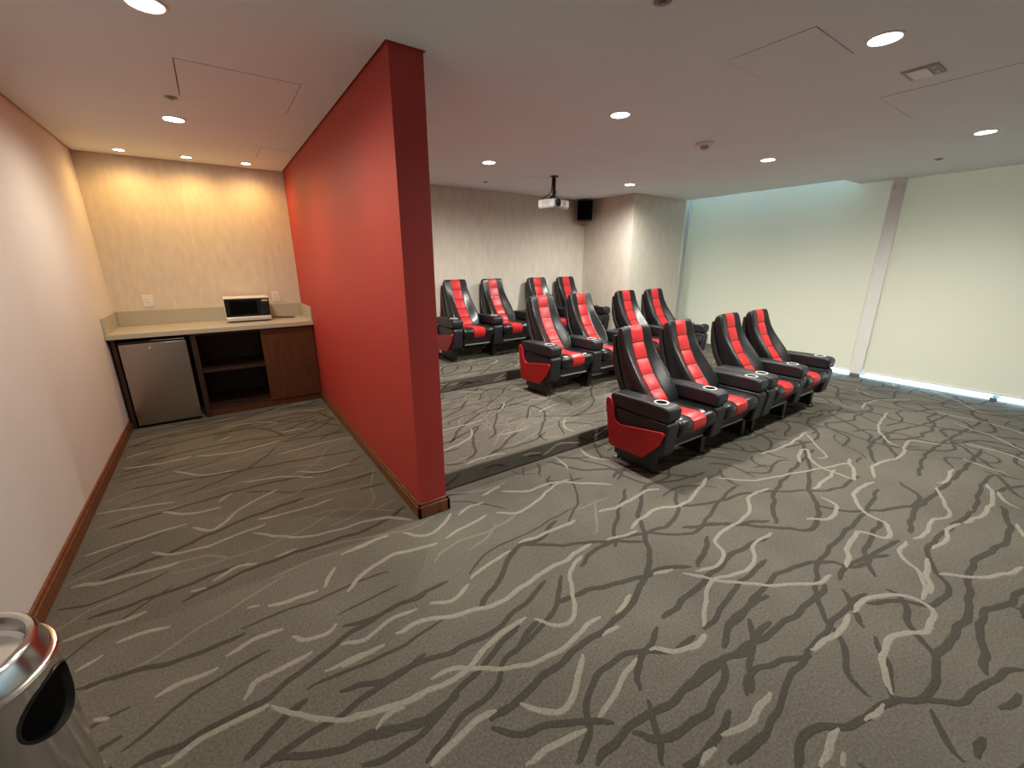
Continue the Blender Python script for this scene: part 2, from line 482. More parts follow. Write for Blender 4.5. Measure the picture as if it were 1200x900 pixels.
DARK_STRANDS = [
 [14,105,30,102,51,109,68,114,87,121],
 [31,94,45,99,62,102,74,110,87,112,99,115,111,122,123,133],
 [55,93,72,94,90,96,108,97,130,98,154,106,172,116,187,132,200,146,232,167],
 [54,91,61,84,73,79,83,74,90,67],
 [71,66,81,70,86,78,98,83,113,84,123,79,133,73,147,72],
 [76,62,90,64,105,62,123,60,143,59,158,56,180,58],
 [93,62,100,55,111,52,124,52,137,54,145,60],
 [93,50,100,57,106,66],
 [107,70,111,75,124,80,136,84],
 [142,86,161,87,187,89,214,91,242,87],
 [117,119,135,115,152,109,169,106,183,99],
 [152,72,166,73,188,77,222,78],
 [150,62,162,66,179,67,196,66],
 [140,46,150,51,160,55,174,63],
 [14,134,27,130,43,128,59,125,76,124,97,129,114,134],
 [22,164,36,161,54,162,73,162],
 [76,138,94,148,115,163,132,162,151,171],
 [119,166,135,153,161,139,179,126],
 [162,132,179,147,217,171],
 [135,132,153,137,175,135,193,129,216,130,242,148],
 [188,130,204,117,219,115,254,124,286,129],
 [222,117,238,106,260,95],
 [111,38,120,37,133,36],
 [98,46,112,44,128,47],
 [186,96,202,102,215,107],
 [10,113,21,112,37,106,50,108],
 [76,110,86,114,96,117],
 [108,121,120,118],
 [127,25,140,28,153,23,164,18,181,15,188,9,206,8,216,10,228,20,246,28,248,34],
 [217,10,236,9,262,8,294,13,317,13,351,7,378,9,403,15],
 [188,9,202,0,220,-4,231,-7,238,-11],
 [223,-3,238,0,264,4,285,-2,304,-4],
 [181,15,198,21,209,28],
 [175,20,180,28,196,36,206,47,223,55,242,61,277,63,323,64,364,69],
 [113,37,134,36,157,40,186,41,215,41,236,39],
 [122,62,142,60,170,55,207,52,227,52],
 [138,46,149,50,162,46,176,40],
 [229,37,243,28,253,19,267,16,279,19,291,27,311,31,347,28,381,24],
 [211,32,221,40,231,46],
 [150,62,164,67,185,68,219,69,247,59,255,48,282,46,302,42],
 [254,40,267,48,287,52,320,55],
 [209,121,235,108,257,88,274,76,303,84,324,97,369,114,411,137],
 [260,91,297,108,342,116,400,123],
 [303,84,318,67,353,50,373,49,389,63],
 [236,50,257,51,281,42],
 [381,24,434,28,461,25,468,12],
 [316,41,349,46,389,44,462,41,519,40],
 [523,59,492,38,466,21],
 [179,-7,190,-7],
 [208,-8,218,-11,222,-12],
 [174,-5,179,1,187,6],
 [230,135,254,125,282,119,313,101,339,86,375,84],
 [412,84,451,98,504,97,561,84,613,78],
 [412,58,468,65,558,59,628,52],
 [-68,192,-52,189,-31,184,-14,185],
 [-47,146,-24,146,-5,148,16,156,38,161,60,161],
 [-37,222,-12,229,18,230,54,229,80,239],
 [-13,123,9,125,25,127,47,130],
 [-72,234,-41,234,-11,237],
 [-8,122,12,113,37,107],
 [-72,263,-43,271,-9,283,27,289],
 [-77,319,-41,323,4,326,57,318],
 [-73,372,-27,363,22,355,78,346],
 [-73,422,-21,426,48,414],
 [-17,128,-6,134,3,139],
]


def catmull(pts, step):
    P = [Vector(p) for p in pts]
    P = [P[0] * 2 - P[1]] + P + [P[-1] * 2 - P[-2]]
    out = []
    for i in range(1, len(P) - 2):
        n = max(2, int((P[i + 1] - P[i]).length / step))
        for k in range(n):
            t = k / n
            a, b, c, d = P[i - 1], P[i], P[i + 1], P[i + 2]
            out.append(0.5 * (2 * b + (c - a) * t + (2 * a - 5 * b + 4 * c - d) * t * t + (3 * b - a - 3 * c + d) * t ** 3))
    out.append(P[-2])
    return out

def ribbon(bm, pts, w, h, place):
    """low tufted strip along a 2-D path; place(u, v, height) gives the 3-D point"""
    n = len(pts)
    if n < 3: return
    if True:                           # irregular, hand-drawn wobble
        ph = [rng.uniform(0, 6.3) for _ in range(4)]; am = min(0.005, w * 0.2)
        s_ = 0.0; q_ = [pts[0]]
        for i in range(1, n):
            s_ += (pts[i] - pts[i - 1]).length
            q_.append(pts[i] + Vector((math.sin(s_ * 23 + ph[0]) + 0.5 * math.sin(s_ * 53 + ph[1]), math.sin(s_ * 27 + ph[2]) + 0.5 * math.sin(s_ * 47 + ph[3]))) * am)
        pts = q_
    prev = None
    for i, p in enumerate(pts):
        t = pts[min(i + 1, n - 1)] - pts[max(i - 1, 0)]
        if t.length < 1e-6: continue
        t.normalize(); s = Vector((-t.y, t.x))
        e = min(1.0, 0.45 + min(i, n - 1 - i) * 0.28)
        ww = w * e * (0.5 + rng.uniform(-0.06, 0.06)); w2 = w * e * (0.5 + rng.uniform(-0.06, 0.06))
        q = [p + s * (ww + 0.001), p + s * (ww - 0.002), p - s * (w2 - 0.002), p - s * (w2 + 0.001)]
        row = [bm.verts.new(place(q[0].x, q[0].y, 0.0)), bm.verts.new(place(q[1].x, q[1].y, h)), bm.verts.new(place(q[2].x, q[2].y, h)), bm.verts.new(place(q[3].x, q[3].y, 0.0))]
        if prev:
            for k in range(3): bm.faces.new((prev[k], prev[k + 1], row[k + 1], row[k]))
        prev = row

class Field:
    def __init__(self, cell=0.12): self.c = cell; self.g = {}
    def add(self, pts):
        for k in {(int(p.x // self.c), int(p.y // self.c)) for p in pts}: self.g[k] = self.g.get(k, 0) + 1
    def near(self, p, r=1):
        i, j = int(p.x // self.c), int(p.y // self.c)
        return sum(self.g.get((i + a, j + b), 0) for a in range(-r, r + 1) for b in range(-r, r + 1))

def walk(x0, x1, y0, y1, length, wander, spread, blocked=None):
    p = Vector((rng.uniform(x0, x1), rng.uniform(y0, y1)))
    if blocked and blocked(p): return []
    base = rng.gauss(0.12, spread)
    if rng.random() < 0.5: base += math.pi
    a = base; turn = 0.0; pts = [p.copy()]
    for _ in range(int(length / 0.03)):
        turn = turn * 0.82 + rng.gauss(0, wander); turn = max(-0.28, min(0.28, turn))
        a += turn + (base - a) * 0.05
        p = p + Vector((math.cos(a), math.sin(a))) * 0.03
        if not (x0 < p.x < x1 and y0 < p.y < y1): break
        if blocked and blocked(p): break
        pts.append(p.copy())
    return pts if len(pts) > 5 else []

bmD, bmL, bmM = bmesh.new(), bmesh.new(), bmesh.new()
flat = lambda z: (lambda u, v, h: (u, v, z + h))
fd, fl = Field(), Field()
DW, LW = 0.024, 0.021
for src, b_, f_, w_, h_ in ((DARK_STRANDS, bmD, fd, DW, 0.0007), (LIGHT_STRANDS, bmL, fl, LW, 0.0013)):
    for l in src:
        pts = catmull([(l[i] / 100, l[i + 1] / 100) for i in range(0, len(l), 2)], 0.02)
        f_.add(pts)
        ribbon(b_, pts, w_ * rng.uniform(0.85, 1.15), h_ + rng.uniform(0, 0.0003), flat(0))
# further strands where none are laid yet
inpart = lambda p: (X0 - 0.03 < p.x < X1 + 0.03 and p.y > YP - 0.03)
solid1 = lambda p: inpart(p) or (p.x > X1 and p.y > S1 - 0.01)
traced = Field(0.25)
for src in (DARK_STRANDS, LIGHT_STRANDS):
    for l in src: traced.add([Vector((l[i] / 100, l[i + 1] / 100)) for i in range(0, len(l), 2)])
dense = lambda p: solid1(p) or traced.near(p, 1) > (6 if p.x < 2.2 else 14)
for _ in range(2200):
    left = rng.random() < 0.25
    if left: pts = walk(XL + 0.03, 1.6, 0.2, 5.13, rng.uniform(0.5, 1.8), 0.035, 0.22, dense)
    else: pts = walk(1.0, XW - 0.02, -1.2, S1 - 0.01, rng.uniform(0.6, 2.4), 0.085, 1.0, dense)
    if not pts or sum(fd.near(p, 0) for p in pts) > 0.8 * len(pts): continue
    fd.add(pts); ribbon(bmD, pts, DW * rng.uniform(0.75, 1.15), 0.0007 + rng.uniform(0, 0.0003), flat(0))
for _ in range(500):
    left = rng.random() < 0.45
    if left: pts = walk(XL + 0.03, 1.6, 0.2, 5.13, rng.uniform(0.15, 0.7), 0.04, 0.25, dense)
    else: pts = walk(1.0, XW - 0.02, -1.2, S1 - 0.01, rng.uniform(0.25, 1.0), 0.08, 0.8, dense)
    if not pts or sum(fl.near(p, 1) for p in pts) > 0.35 * len(pts): continue
    fl.add(pts); ribbon(bmL, pts, LW * rng.uniform(0.75, 1.1), 0.0013 + rng.uniform(0, 0.0003), flat(0))
# finer, fainter strands between the bold ones
for _ in range(1500):
    left = rng.random() < 0.55
    if left: pts = walk(XL + 0.03, 2.0, 0.2, 5.13, rng.uniform(0.3, 1.3), 0.04, 0.2, solid1)
    else: pts = walk(1.0, XW - 0.02, -0.6, S1 - 0.01, rng.uniform(0.4, 1.6), 0.07, 0.6, solid1)
    if not pts or sum(fd.near(p, 0) + fl.near(p, 0) for p in pts) > 0.75 * len(pts): continue
    dk = rng.random() < (0.5 if left else 0.75)
    (fd if dk else fl).add(pts)
    ribbon(bmD if dk else bmM, pts, (DW * 0.6 if dk else LW * 0.7) * rng.uniform(0.7, 1.1), 0.0004 + rng.uniform(0, 0.0002), flat(0))
def strands(parent):
    global bmD, bmL, bmM
    for b_, n_, m_ in ((bmD, 'dark_carpet_strands', 'strand_dark'), (bmM, 'faint_carpet_strands', 'strand_mid'), (bmL, 'pale_carpet_strands', 'strand_light')):
        o = obj(n_, b_, M[m_], parent); o['kind'] = 'stuff'
    bmD, bmL, bmM = bmesh.new(), bmesh.new(), bmesh.new()
strands(floor)
for par, y0, y1, z0, z1 in ((plat1, S1, S2, 0, H1), (plat2, S2, YT, H1, H2)):
    fd, fl = Field(), Field()
    stop = (lambda p: p.x > CX - 0.03 and p.y > CY - 0.03) if par is plat2 else None
    for _ in range(420):
        pts = walk(X1 + 0.02, XW - 0.09, y0 + 0.03, y1 - 0.03, rng.uniform(0.5, 2.0), 0.05, 0.35, stop)
        if not pts or sum(fd.near(p, 0) for p in pts) > 0.5 * len(pts): continue
        fd.add(pts); ribbon(bmD, pts, DW * rng.uniform(0.7, 1.0), 0.0012, flat(z1))
    for _ in range(200):
        pts = walk(X1 + 0.02, XW - 0.09, y0 + 0.03, y1 - 0.03, rng.uniform(0.2, 0.8), 0.06, 0.4, stop)
        if not pts or sum(fl.near(p, 1) for p in pts) > 0.4 * len(pts): continue
        fl.add(pts); ribbon(bmL, pts, LW * rng.uniform(0.75, 1.1), 0.0020, flat(z1))
    for _ in range(160):
        pts = walk(X1 + 0.02, XW - 0.09, y0 + 0.03, y1 - 0.03, rng.uniform(0.3, 1.2), 0.05, 0.3, stop)
        if pts: ribbon(bmM, pts, LW * 0.7, 0.0008, flat(z1))
    riser = lambda u, v, h: (u, y0 - h, v)
    for _ in range(60):
        pts = walk(X1 + 0.02, XW - 0.09, z0 + 0.022, z1 - 0.028, rng.uniform(0.2, 0.7), 0.06, 0.4)
        if pts: ribbon(bmD if rng.random() < 0.7 else bmL, pts, 0.018, 0.0015, riser)
    strands(par)

# ------------------------------------------------------------------ roller blinds
def blind(y0, y1, zt, label):
    t = empty('roller_blind', (XW, (y0 + y1) / 2, 0.075))
    tag(t, label, 'blind', 'roller blinds along the window wall')
    h = (y1 - y0) / 2
    bm = bmesh.new()
    n = 24
    # fabric: a thin sheet with a very slight billow
    grid = [[bm.verts.new((0.004 * math.sin(math.pi * i / n) * math.sin(3.1 * j / n + y0), -h + 2 * h * j / n, (zt - 0.075) * i / n)) for j in range(n + 1)] for i in range(n + 1)]
    for i in range(n):
        for j in range(n): bm.faces.new((grid[i][j], grid[i][j + 1], grid[i + 1][j + 1], grid[i + 1][j]))
    obj('fabric', bm, M['blind'], t, smooth=True)
    bm = bmesh.new(); box(bm, -0.008, 0.008, -h, h, -0.006, 0.02)
    obj('hem_bar', bm, M['white_metal'], t, bevel=0.004)
    return t
def channel(y, w, zt, label):
    t = empty('blind_channel', (XW - 0.034, y, 0.0))
    tag(t, label, 'blind channel')
    obj('cover_strip', bx(-0.012, 0.012, -w / 2, w / 2, 0.05, zt), M['white_metal'], t, bevel=0.003)
    obj('floor_foot', bx(-0.018, 0.018, -w / 2 + 0.01, w / 2 - 0.01, 0.0, 0.05), M['grey_metal'], t, bevel=0.004)
    if w > 0.1:
        for s in (-1, 1):
            bm = bmesh.new(); box(bm, -0.03, -0.012, s * 0.045 - 0.014, s * 0.045 + 0.014, zt - 0.12, zt - 0.06)
            obj('bracket', bm, M['white_plastic'], t, bevel=0.004)
    return t
blind(1.916, 4.89, ZC + 0.13, 'cream roller blind hanging from the ceiling pocket beside the column')
blind(-0.629, 1.914, ZC + 0.03, 'cream roller blind beyond the wide cover strip, reaching the ceiling edge')
blind(-2.59, -0.631, ZC + 0.03, 'cream roller blind at the end wall facing the seats')
channel(1.915, 0.14, ZC - 0.004, 'wide white cover strip between two cream blinds')
channel(4.80, 0.06, ZC + 0.13, 'narrow white side channel of the blind by the column')
channel(-0.63, 0.05, ZC, 'narrow white side channel between blinds opposite the passage')
f = empty('blind_weight', (XW - 0.034, 0.60, 0.0)); tag(f, 'small dark foot in the lit gap under the right blind', 'bracket')
obj('foot_block', bx(-0.02, 0.02, -0.03, 0.03, 0, 0.045), M['grey_metal'], f, bevel=0.005)

# ------------------------------------------------------------------ recliner seats
# pair layout: arm 0 | seat 0.315 | shared arm 0.62 | seat 0.93 | arm 1.275
def interp(tab, z):
    for (z0, *a), (z1, *b) in zip(tab, tab[1:]):
        if z <= z1:
            t = max(0, (z - z0) / (z1 - z0)); t = t * t * (3 - 2 * t) if False else t
            return [u + (v - u) * t for u, v in zip(a, b)]
    return list(tab[-1][1:])
# height: front face y, half width, bolster depth, thickness
BACK = [(0.40, 0.020, 0.195, 0.015, 0.15), (0.47, 0.055, 0.208, 0.040, 0.17), (0.55, 0.125, 0.212, 0.062, 0.17), (0.63, 0.195, 0.210, 0.066, 0.155),
        (0.72, 0.255, 0.200, 0.052, 0.135), (0.80, 0.297, 0.192, 0.036, 0.12), (0.88, 0.330, 0.187, 0.022, 0.11), (0.97, 0.357, 0.184, 0.014, 0.10), (1.025, 0.372, 0.180, 0.012, 0.09), (1.045, 0.388, 0.166, 0.004, 0.06)]
SW = 0.072                         # half width of the red stripe on the back
def back_frame(z):
    y, w, b, th = interp(BACK, z)
    y2 = interp(BACK, z + 0.01)[0]; y1 = interp(BACK, z - 0.01)[0]
    t = Vector((0, y2 - y1, 0.02)).normalized()
    nrm = Vector((0, -t.z, t.y))       # forward
    return y, w, b, th, nrm
def make_backrest():
    bm = bmesh.new(); rings = []
    zs = [0.40, 0.44, 0.48, 0.53, 0.58, 0.64, 0.70, 0.76, 0.82, 0.88, 0.94, 1.0, 1.03, 1.045]
    for z in zs:
        y, w, b, th, n = back_frame(z)
        o = Vector((0, y, z))
        sec = [(-SW, 0), (-SW - 0.012, 0.004), (-(SW + w) / 2 - 0.02, b * 0.75), (-w + 0.022, b), (-w, b * 0.35), (-w, -th * 0.5), (-w + 0.03, -th), (-0.05, -th * 1.05)]
        sec = sec + [(-x, v) for x, v in sec[::-1]]
        rings.append([o + Vector((x, 0, 0)) + n * v for x, v in sec])
    loft(bm, rings)
    return bm
def make_shell():
    bm = bmesh.new(); rings = []
    for z in (0.30, 0.40, 0.52, 0.64, 0.76, 0.88, 0.955, 0.965):
        y, w, b, th, n = back_frame(max(z, 0.41))
        yy = y + th + 0.01 if z > 0.4 else 0.19
        yb_ = min(max(yy + 0.035, 0.27 + (z - 0.3) * 0.27), 0.465)
        ww = w - 0.006
        rings.append([(-ww, yy - 0.03, z), (ww, yy - 0.03, z), (ww, yb_ - 0.015, z), (ww - 0.04, yb_, z), (-ww + 0.04, yb_, z), (-ww, yb_ - 0.015, z)])
    loft(bm, rings)
    return bm
def make_back_panel(z0, z1):
    bm = bmesh.new(); rings = []
    n_ = 5
    for i in range(n_ + 1):
        z = z0 + (z1 - z0) * i / n_
        y, w, b, th, n = back_frame(z)
        o = Vector((0, y, z))
        puff = 0.004 + 0.007 * math.sin(math.pi * min(1, max(0, i / n_))) ** 0.5 if 0 < i < n_ else 0.003
        rings.append([o + Vector((x, 0, 0)) + n * v for x, v in ((-SW, -0.012), (-SW, puff * 0.6), (-SW * 0.5, puff), (0, puff), (SW * 0.5, puff), (SW, puff * 0.6), (SW, -0.012))])
    loft(bm, rings)
    return bm
SEATP = [(0.16, 0.445), (0.05, 0.432), (-0.08, 0.432), (-0.19, 0.440), (-0.255, 0.436), (-0.285, 0.415), (-0.292, 0.385), (-0.285, 0.345), (-0.262, 0.318)]
def seat_normal(i):
    a = Vector(SEATP[max(0, i - 1)]); b = Vector(SEATP[min(len(SEATP) - 1, i + 1)])
    t = (b - a).normalized(); return Vector((t.y, -t.x)) * (1 if -t.x >= 0 or True else -1)
def make_seat(xl, xr):
    bm = bmesh.new(); rings = []
    for i, (y, z) in enumerate(SEATP):
        n = seat_normal(i); n = n if (n.y > 0 or n.x < 0) else -n
        inner = Vector((y, z)) - n * 0.05
        if inner.y > 0.38: inner.y = 0.34
        row = []
        for x, v in ((xl, -0.02), (xl, 0.004), (xl + 0.03, 0.016), (-0.12, 0.012), (-0.085, 0.0), (0.085, 0.0), (0.12, 0.012), (xr - 0.03, 0.016), (xr, 0.004), (xr, -0.02)):
            q = Vector((y, z)) + n * v; row.append((x, q.x, q.y))
        row.append((xr, inner.x, inner.y)); row.append((xl, inner.x, inner.y))
        rings.append(row)
    loft(bm, rings)
    return bm
def make_seat_stripe(i0, i1):
    bm = bmesh.new(); rings = []
    for i in range(i0, i1 + 1):
        y, z = SEATP[i]; n = seat_normal(i); n = n if (n.y > 0 or n.x < 0) else -n
        row = []
        pf = 0.010 if i0 < i < i1 else 0.006
        for x, v in ((-0.083, -0.012), (-0.083, pf * 0.5), (-0.045, pf), (0.045, pf), (0.083, pf * 0.5), (0.083, -0.012)):
            q = Vector((y, z)) + n * v; row.append((x, q.x, q.y))
        rings.append(row)
    loft(bm, rings)
    return bm
RED = [(0.285, 0.495), (0.265, 0.52), (0.235, 0.515), (0.21, 0.48), (0.19, 0.38), (0.17, 0.345), (0.125, 0.328), (-0.255, 0.388), (-0.272, 0.372), (-0.245, 0.285), (-0.105, 0.135), (0.20, 0.125), (0.225, 0.145)]
PAD = [(-0.285, 0.470), (-0.292, 0.535), (-0.278, 0.562), (-0.24, 0.573), (0.0, 0.573), (0.20, 0.568), (0.245, 0.558), (0.252, 0.530), (0.252, 0.462), (0.0, 0.455), (-0.27, 0.458)]
POST = [(-0.262, 0.452), (-0.285, 0.435), (-0.290, 0.41), (-0.262, 0.20), (-0.245, 0.185), (-0.10, 0.16), (0.18, 0.16), (0.22, 0.30), (0.235, 0.452)]

def arm_parts(t, x, panel_side=0):
    bm = bmesh.new(); prism(bm, PAD, 0, x - 0.075, x + 0.075)
    pad = obj('armrest', bm, M['leather_arm'], t, bevel=0.016, seg=3)
    bm = bmesh.new()
    pr = [(0.040, 0.572), (0.053, 0.572), (0.053, 0.5765), (0.048, 0.5785), (0.040, 0.5765)]
    lathe(bm, pr + pr[:1], 28, (x, -0.165), close=False)
    r = obj('cup_holder_ring', bm, M['grey_ring'], pad, smooth=True); r['label'] = 'pale cup holder ring'
    bm = bmesh.new(); lathe(bm, [(0.040, 0.5755), (0.03, 0.5742), (0.002, 0.5738)], 24, (x, -0.165))
    obj('cup_well', bm, M['black_matte'], pad, smooth=True)
    bm = bmesh.new(); prism(bm, POST, 0, x - 0.068, x + 0.068)
    obj('arm_base', bm, M['leather_arm'], t, bevel=0.012, seg=2)
    if panel_side:
        bm = bmesh.new(); a = x + panel_side * 0.069; prism(bm, RED, 0, a, a + panel_side * 0.02)
        p = obj('side_panel', bm, M['red_panel'], t, bevel=0.003); p['label'] = 'glossy red side panel'
    # leg with foot plate and chrome leveller
    bm = bmesh.new(); box(bm, x - 0.03, x + 0.03, -0.17, 0.17, 0.018, 0.17)
    obj('leg', bm, M['black_plastic'], t, bevel=0.006)
    for yy in (-0.15, 0.20):
        bm = bmesh.new(); lathe(bm, [(0.020, 0.0), (0.022, 0.006), (0.010, 0.012), (0.009, 0.05), (0.012, 0.055)], 14, (x, yy))
        obj('levelling_foot', bm, M['chrome'], t, smooth=True)
    bm = bmesh.new(); box(bm, x - 0.02, x + 0.02, 0.16, 0.22, 0.04, 0.17)
    obj('rear_stay', bm, M['black_plastic'], t, bevel=0.004)

def make_seat_unit(left_arm):
    t = empty('recliner_seat')
    obj('backrest', make_backrest(), M['leather'], t, subsurf=2)
    obj('back_shell', make_shell(), M['black_plastic'], t, bevel=0.01)
    cuts = [0.445, 0.545, 0.655, 0.775, 0.905, 1.04]
    for a, b in zip(cuts, cuts[1:]):
        p = obj('red_back_panel', make_back_panel(a + 0.002, b - 0.002), M['red_leather'], t, bevel=0.003, seg=1)
    xl, xr = (-0.235, 0.226) if left_arm else (-0.228, 0.262)
    obj('seat_cushion', make_seat(xl, xr), M['leather'], t, subsurf=2)
    obj('red_seat_panel', make_seat_stripe(0, 3), M['red_leather'], t, smooth=True)
    obj('red_seat_panel', make_seat_stripe(3, 8), M['red_leather'], t, smooth=True)
    # folded footrest and mechanism below the cushion
    bm = bmesh.new(); prism(bm, [(-0.262, 0.315), (-0.255, 0.318), (-0.195, 0.235), (-0.215, 0.225)], 0, xl + 0.015, xr - 0.015)
    obj('footrest', bm, M['leather_arm'], t, bevel=0.006)
    bm = bmesh.new(); prism(bm, [(-0.228, 0.222), (-0.19, 0.232), (-0.19, 0.222), (-0.222, 0.210)], 0, -0.19, 0.19)
    e = obj('footrest_edge', bm, M['silver_plastic'], t, bevel=0.002)
    bm = bmesh.new(); box(bm, xl + 0.005, xr - 0.005, -0.18, 0.17, 0.20, 0.345)
    obj('mechanism_box', bm, M['black_matte'], t, bevel=0.01)
    bm = bmesh.new(); box(bm, xl - 0.003, xr + 0.003, -0.05, 0.05, 0.10, 0.15)
    obj('cross_beam', bm, M['black_plastic'], t, bevel=0.004)
    for s in (-1, 1):
        bm = bmesh.new(); tube(bm, [(s * 0.17, -0.20, 0.23), (s * 0.17, -0.10, 0.13), (s * 0.17, 0.08, 0.20)], 0.008)
        obj('linkage_rod', bm, M['grey_metal'], t, smooth=True)
    if left_arm:
        arm_parts(t, -0.315, -1); arm_parts(t, 0.305, 0)
    else:
        arm_parts(t, 0.345, 1)
    return t
seatA, seatB = make_seat_unit(True), make_seat_unit(False)
bpy.context.view_layer.update()
rows = [('front row', 2.83, 1.90, 0.0, 'front row of recliner seats'),
        ('middle row', 3.13, 3.53, H1, 'middle row of recliner seats'),
        ('back row by the wall', 2.79, 5.07, H2, 'back row of recliner seats')]
spots = [(0.0, 'end seat towards the red partition'), (0.615, 'second seat from the partition end'),
         (1.46, 'second seat from the window end'), (2.075, 'end seat towards the window blinds')]
first = {True: seatA, False: seatB}
for rname, x, y, z, grp in rows:
    for k, (dx, where) in sorted(enumerate(spots), key=lambda e: (0, 3, 1, 2).index(e[0])):
        isA = k % 2 == 0
        src = first[isA]
        if not src.get('label'): o = src
        else: o = copy_tree(src)
        if k in (1, 2):                 # arms that stand back to back carry no red panel
            for ch in list(o.children):
                if ch.name.startswith('side_panel'): bpy.data.objects.remove(ch, do_unlink=True)
        o.location = (x + dx, y, z)
        tag(o, 'red-striped black recliner, %s, %s' % (rname, where), 'chair', grp)

# ------------------------------------------------------------------ pantry: cabinet, worktop, fridge, microwave
YC = 5.15
cab = empty('pantry_cabinet', (0, YC, 0)); tag(cab, 'dark walnut base cabinet with open shelf niche and one door', 'cabinet')
def cpart(name, m, *b, **k):
    return obj(name, bx(b[0], b[1], b[2] - YC, b[3] - YC, b[4], b[5]), m, cab, bevel=k.get('bevel', 0.002))
W, D_ = M['walnut'], M['walnut_door']
YE = YB - 0.002
cpart('side_panel', W, XL + 0.022, -0.838, YC, YE, 0, 0.874)
cpart('divider', W, -0.290, -0.245, YC, YE, 0, 0.874)
cpart('divider', W, 0.318, 0.338, YC + 0.022, YE, 0.07, 0.874)
cpart('side_panel', W, X0 - 0.022, X0 - 0.004, YC + 0.022, YE, 0, 0.874)
cpart('back_panel', W, -0.245, X0 - 0.022, YE - 0.018, YE, 0.07, 0.874)
cpart('shelf', W, -0.245, 0.318, YC + 0.03, YE - 0.018, 0.462, 0.486)
cpart('bottom_shelf', W, -0.245, 0.318, YC + 0.01, YE - 0.018, 0.07, 0.09)
cpart('kick_board', D_, -0.245, X0 - 0.022, YC + 0.012, YC + 0.03, 0.0, 0.068)
d = cpart('door', D_, 0.310, X0 - 0.008, YC, YC + 0.02, 0.072, 0.868, bevel=0.003); d['label'] = 'plain brown cabinet door'
cpart('top_rail', W, -0.245, 0.318, YC + 0.012, YC + 0.03, 0.845, 0.874)

wt = empty('worktop', (0, YC, 0.876)); tag(wt, 'grey-beige stone worktop slab over the pantry cabinet', 'worktop')
def wpart(name, x0, x1, y0, y1, z0, z1): return obj(name, bx(x0, x1, y0 - YC, y1 - YC, z0 - 0.876, z1 - 0.876), M['stone'], wt, bevel=0.003)
wpart('slab', XL + 0.001, X0 - 0.001, 5.105, YE, 0.876, 0.922)
for k, (a, b_, c, lab) in enumerate(((XL + 0.022, X0 - 0.022, YE - 0.02, 'long stone upstand behind the worktop'), (XL + 0.001, XL + 0.021, 5.125, 'short stone upstand of the worktop on the white wall'), (X0 - 0.021, X0 - 0.001, 5.125, 'short stone upstand of the worktop on the red partition'))):
    struct('trim_%d' % (k + 1), bx(a, b_, c, YE, 0.9222, 1.072), M['stone'], lab, 'upstand', bevel=0.003)

fr = empty('mini_fridge', (-0.575, 5.14, 0)); tag(fr, 'stainless steel mini fridge under the stone worktop', 'fridge')
obj('body', bx(-0.24, 0.24, 0.055, 0.58, 0.02, 0.842), M['black_plastic'], fr, bevel=0.004)
bm = bmesh.new(); box(bm, -0.25, 0.25, 0.0, 0.05, 0.028, 0.822)
dr = obj('door', bm, M['steel'], fr, bevel=0.006); dr['label'] = 'brushed steel door'
bm = bmesh.new(); prism(bm, [(0.0, 0.824), (-0.006, 0.832), (0.004, 0.846), (0.05, 0.85), (0.05, 0.824)], 0, -0.25, 0.25)
obj('handle_strip', bm, M['black_plastic'], dr, bevel=0.003)
bm = bmesh.new(); tube(bm, [(-0.01, -0.004, 0.842), (0.24, -0.004, 0.842)], 0.005, 8)
obj('handle_trim', bm, M['chrome'], dr, smooth=True)
for xx, mm, r in ((-0.215, 'red_dot', 0.007), (-0.03, 'silver_plastic', 0.010)):
    bm = bmesh.new(); lathe(bm, [(r, 0.0), (r, 0.002), (r * 0.6, 0.003)], 16)
    b_ = obj('badge', bm, M[mm], dr, smooth=True, loc=(xx, 0.0, 0.775)); b_.rotation_euler = (math.pi / 2, 0, 0)
for sx in (-0.2, 0.2):
    for sy in (0.09, 0.53):
        bm = bmesh.new(); lathe(bm, [(0.018, 0), (0.018, 0.02)], 12, (sx, sy)); obj('foot', bm, M['black_plastic'], fr)

mw = empty('microwave_oven', (0.252, 5.40, 0.922)); tag(mw, 'white microwave oven with black glass door on the stone worktop', 'microwave')
obj('casing', bx(-0.21, 0.21, 0.016, 0.31, 0.014, 0.262), M['white_plastic'], mw, bevel=0.006)
bm = bmesh.new(); box(bm, -0.207, 0.125, 0.0, 0.016, 0.062, 0.25)
dd = obj('door', bm, M['glass_black'], mw, bevel=0.003)
bm = bmesh.new(); box(bm, -0.165, 0.09, -0.002, 0.001, 0.085, 0.225)
obj('door_window', bm, M['black_matte'], dd, bevel=0.001)
cp = obj('control_panel', bx(0.128, 0.207, 0.0, 0.016, 0.062, 0.25), M['glass_black'], mw, bevel=0.003)
obj('display', bx(0.138, 0.197, -0.0012, 0.001, 0.215, 0.238), M['vent'], cp)
for i in range(4):
    for j in range(3):
        obj('button', bx(0.139 + j * 0.021, 0.154 + j * 0.021, -0.0015, 0.001, 0.085 + i * 0.030, 0.105 + i * 0.030), M['black_plastic'], cp)
bm = bmesh.new(); prism(bm, [(0.016, 0.014), (0.004, 0.014), (-0.006, 0.03), (-0.006, 0.05), (0.0, 0.061), (0.016, 0.061)], 0, -0.21, 0.21)
obj('lower_fascia', bm, M['silver_plastic'], mw, bevel=0.003)
obj('top_fascia', bx(-0.21, 0.21, 0.0, 0.016, 0.2505, 0.262), M['white_plastic'], mw, bevel=0.002)
for sx in (-0.17, 0.17):
    for sy in (0.05, 0.27):
        bm = bmesh.new(); lathe(bm, [(0.014, 0), (0.014, 0.015)], 12, (sx, sy)); obj('foot', bm, M['black_plastic'], mw)

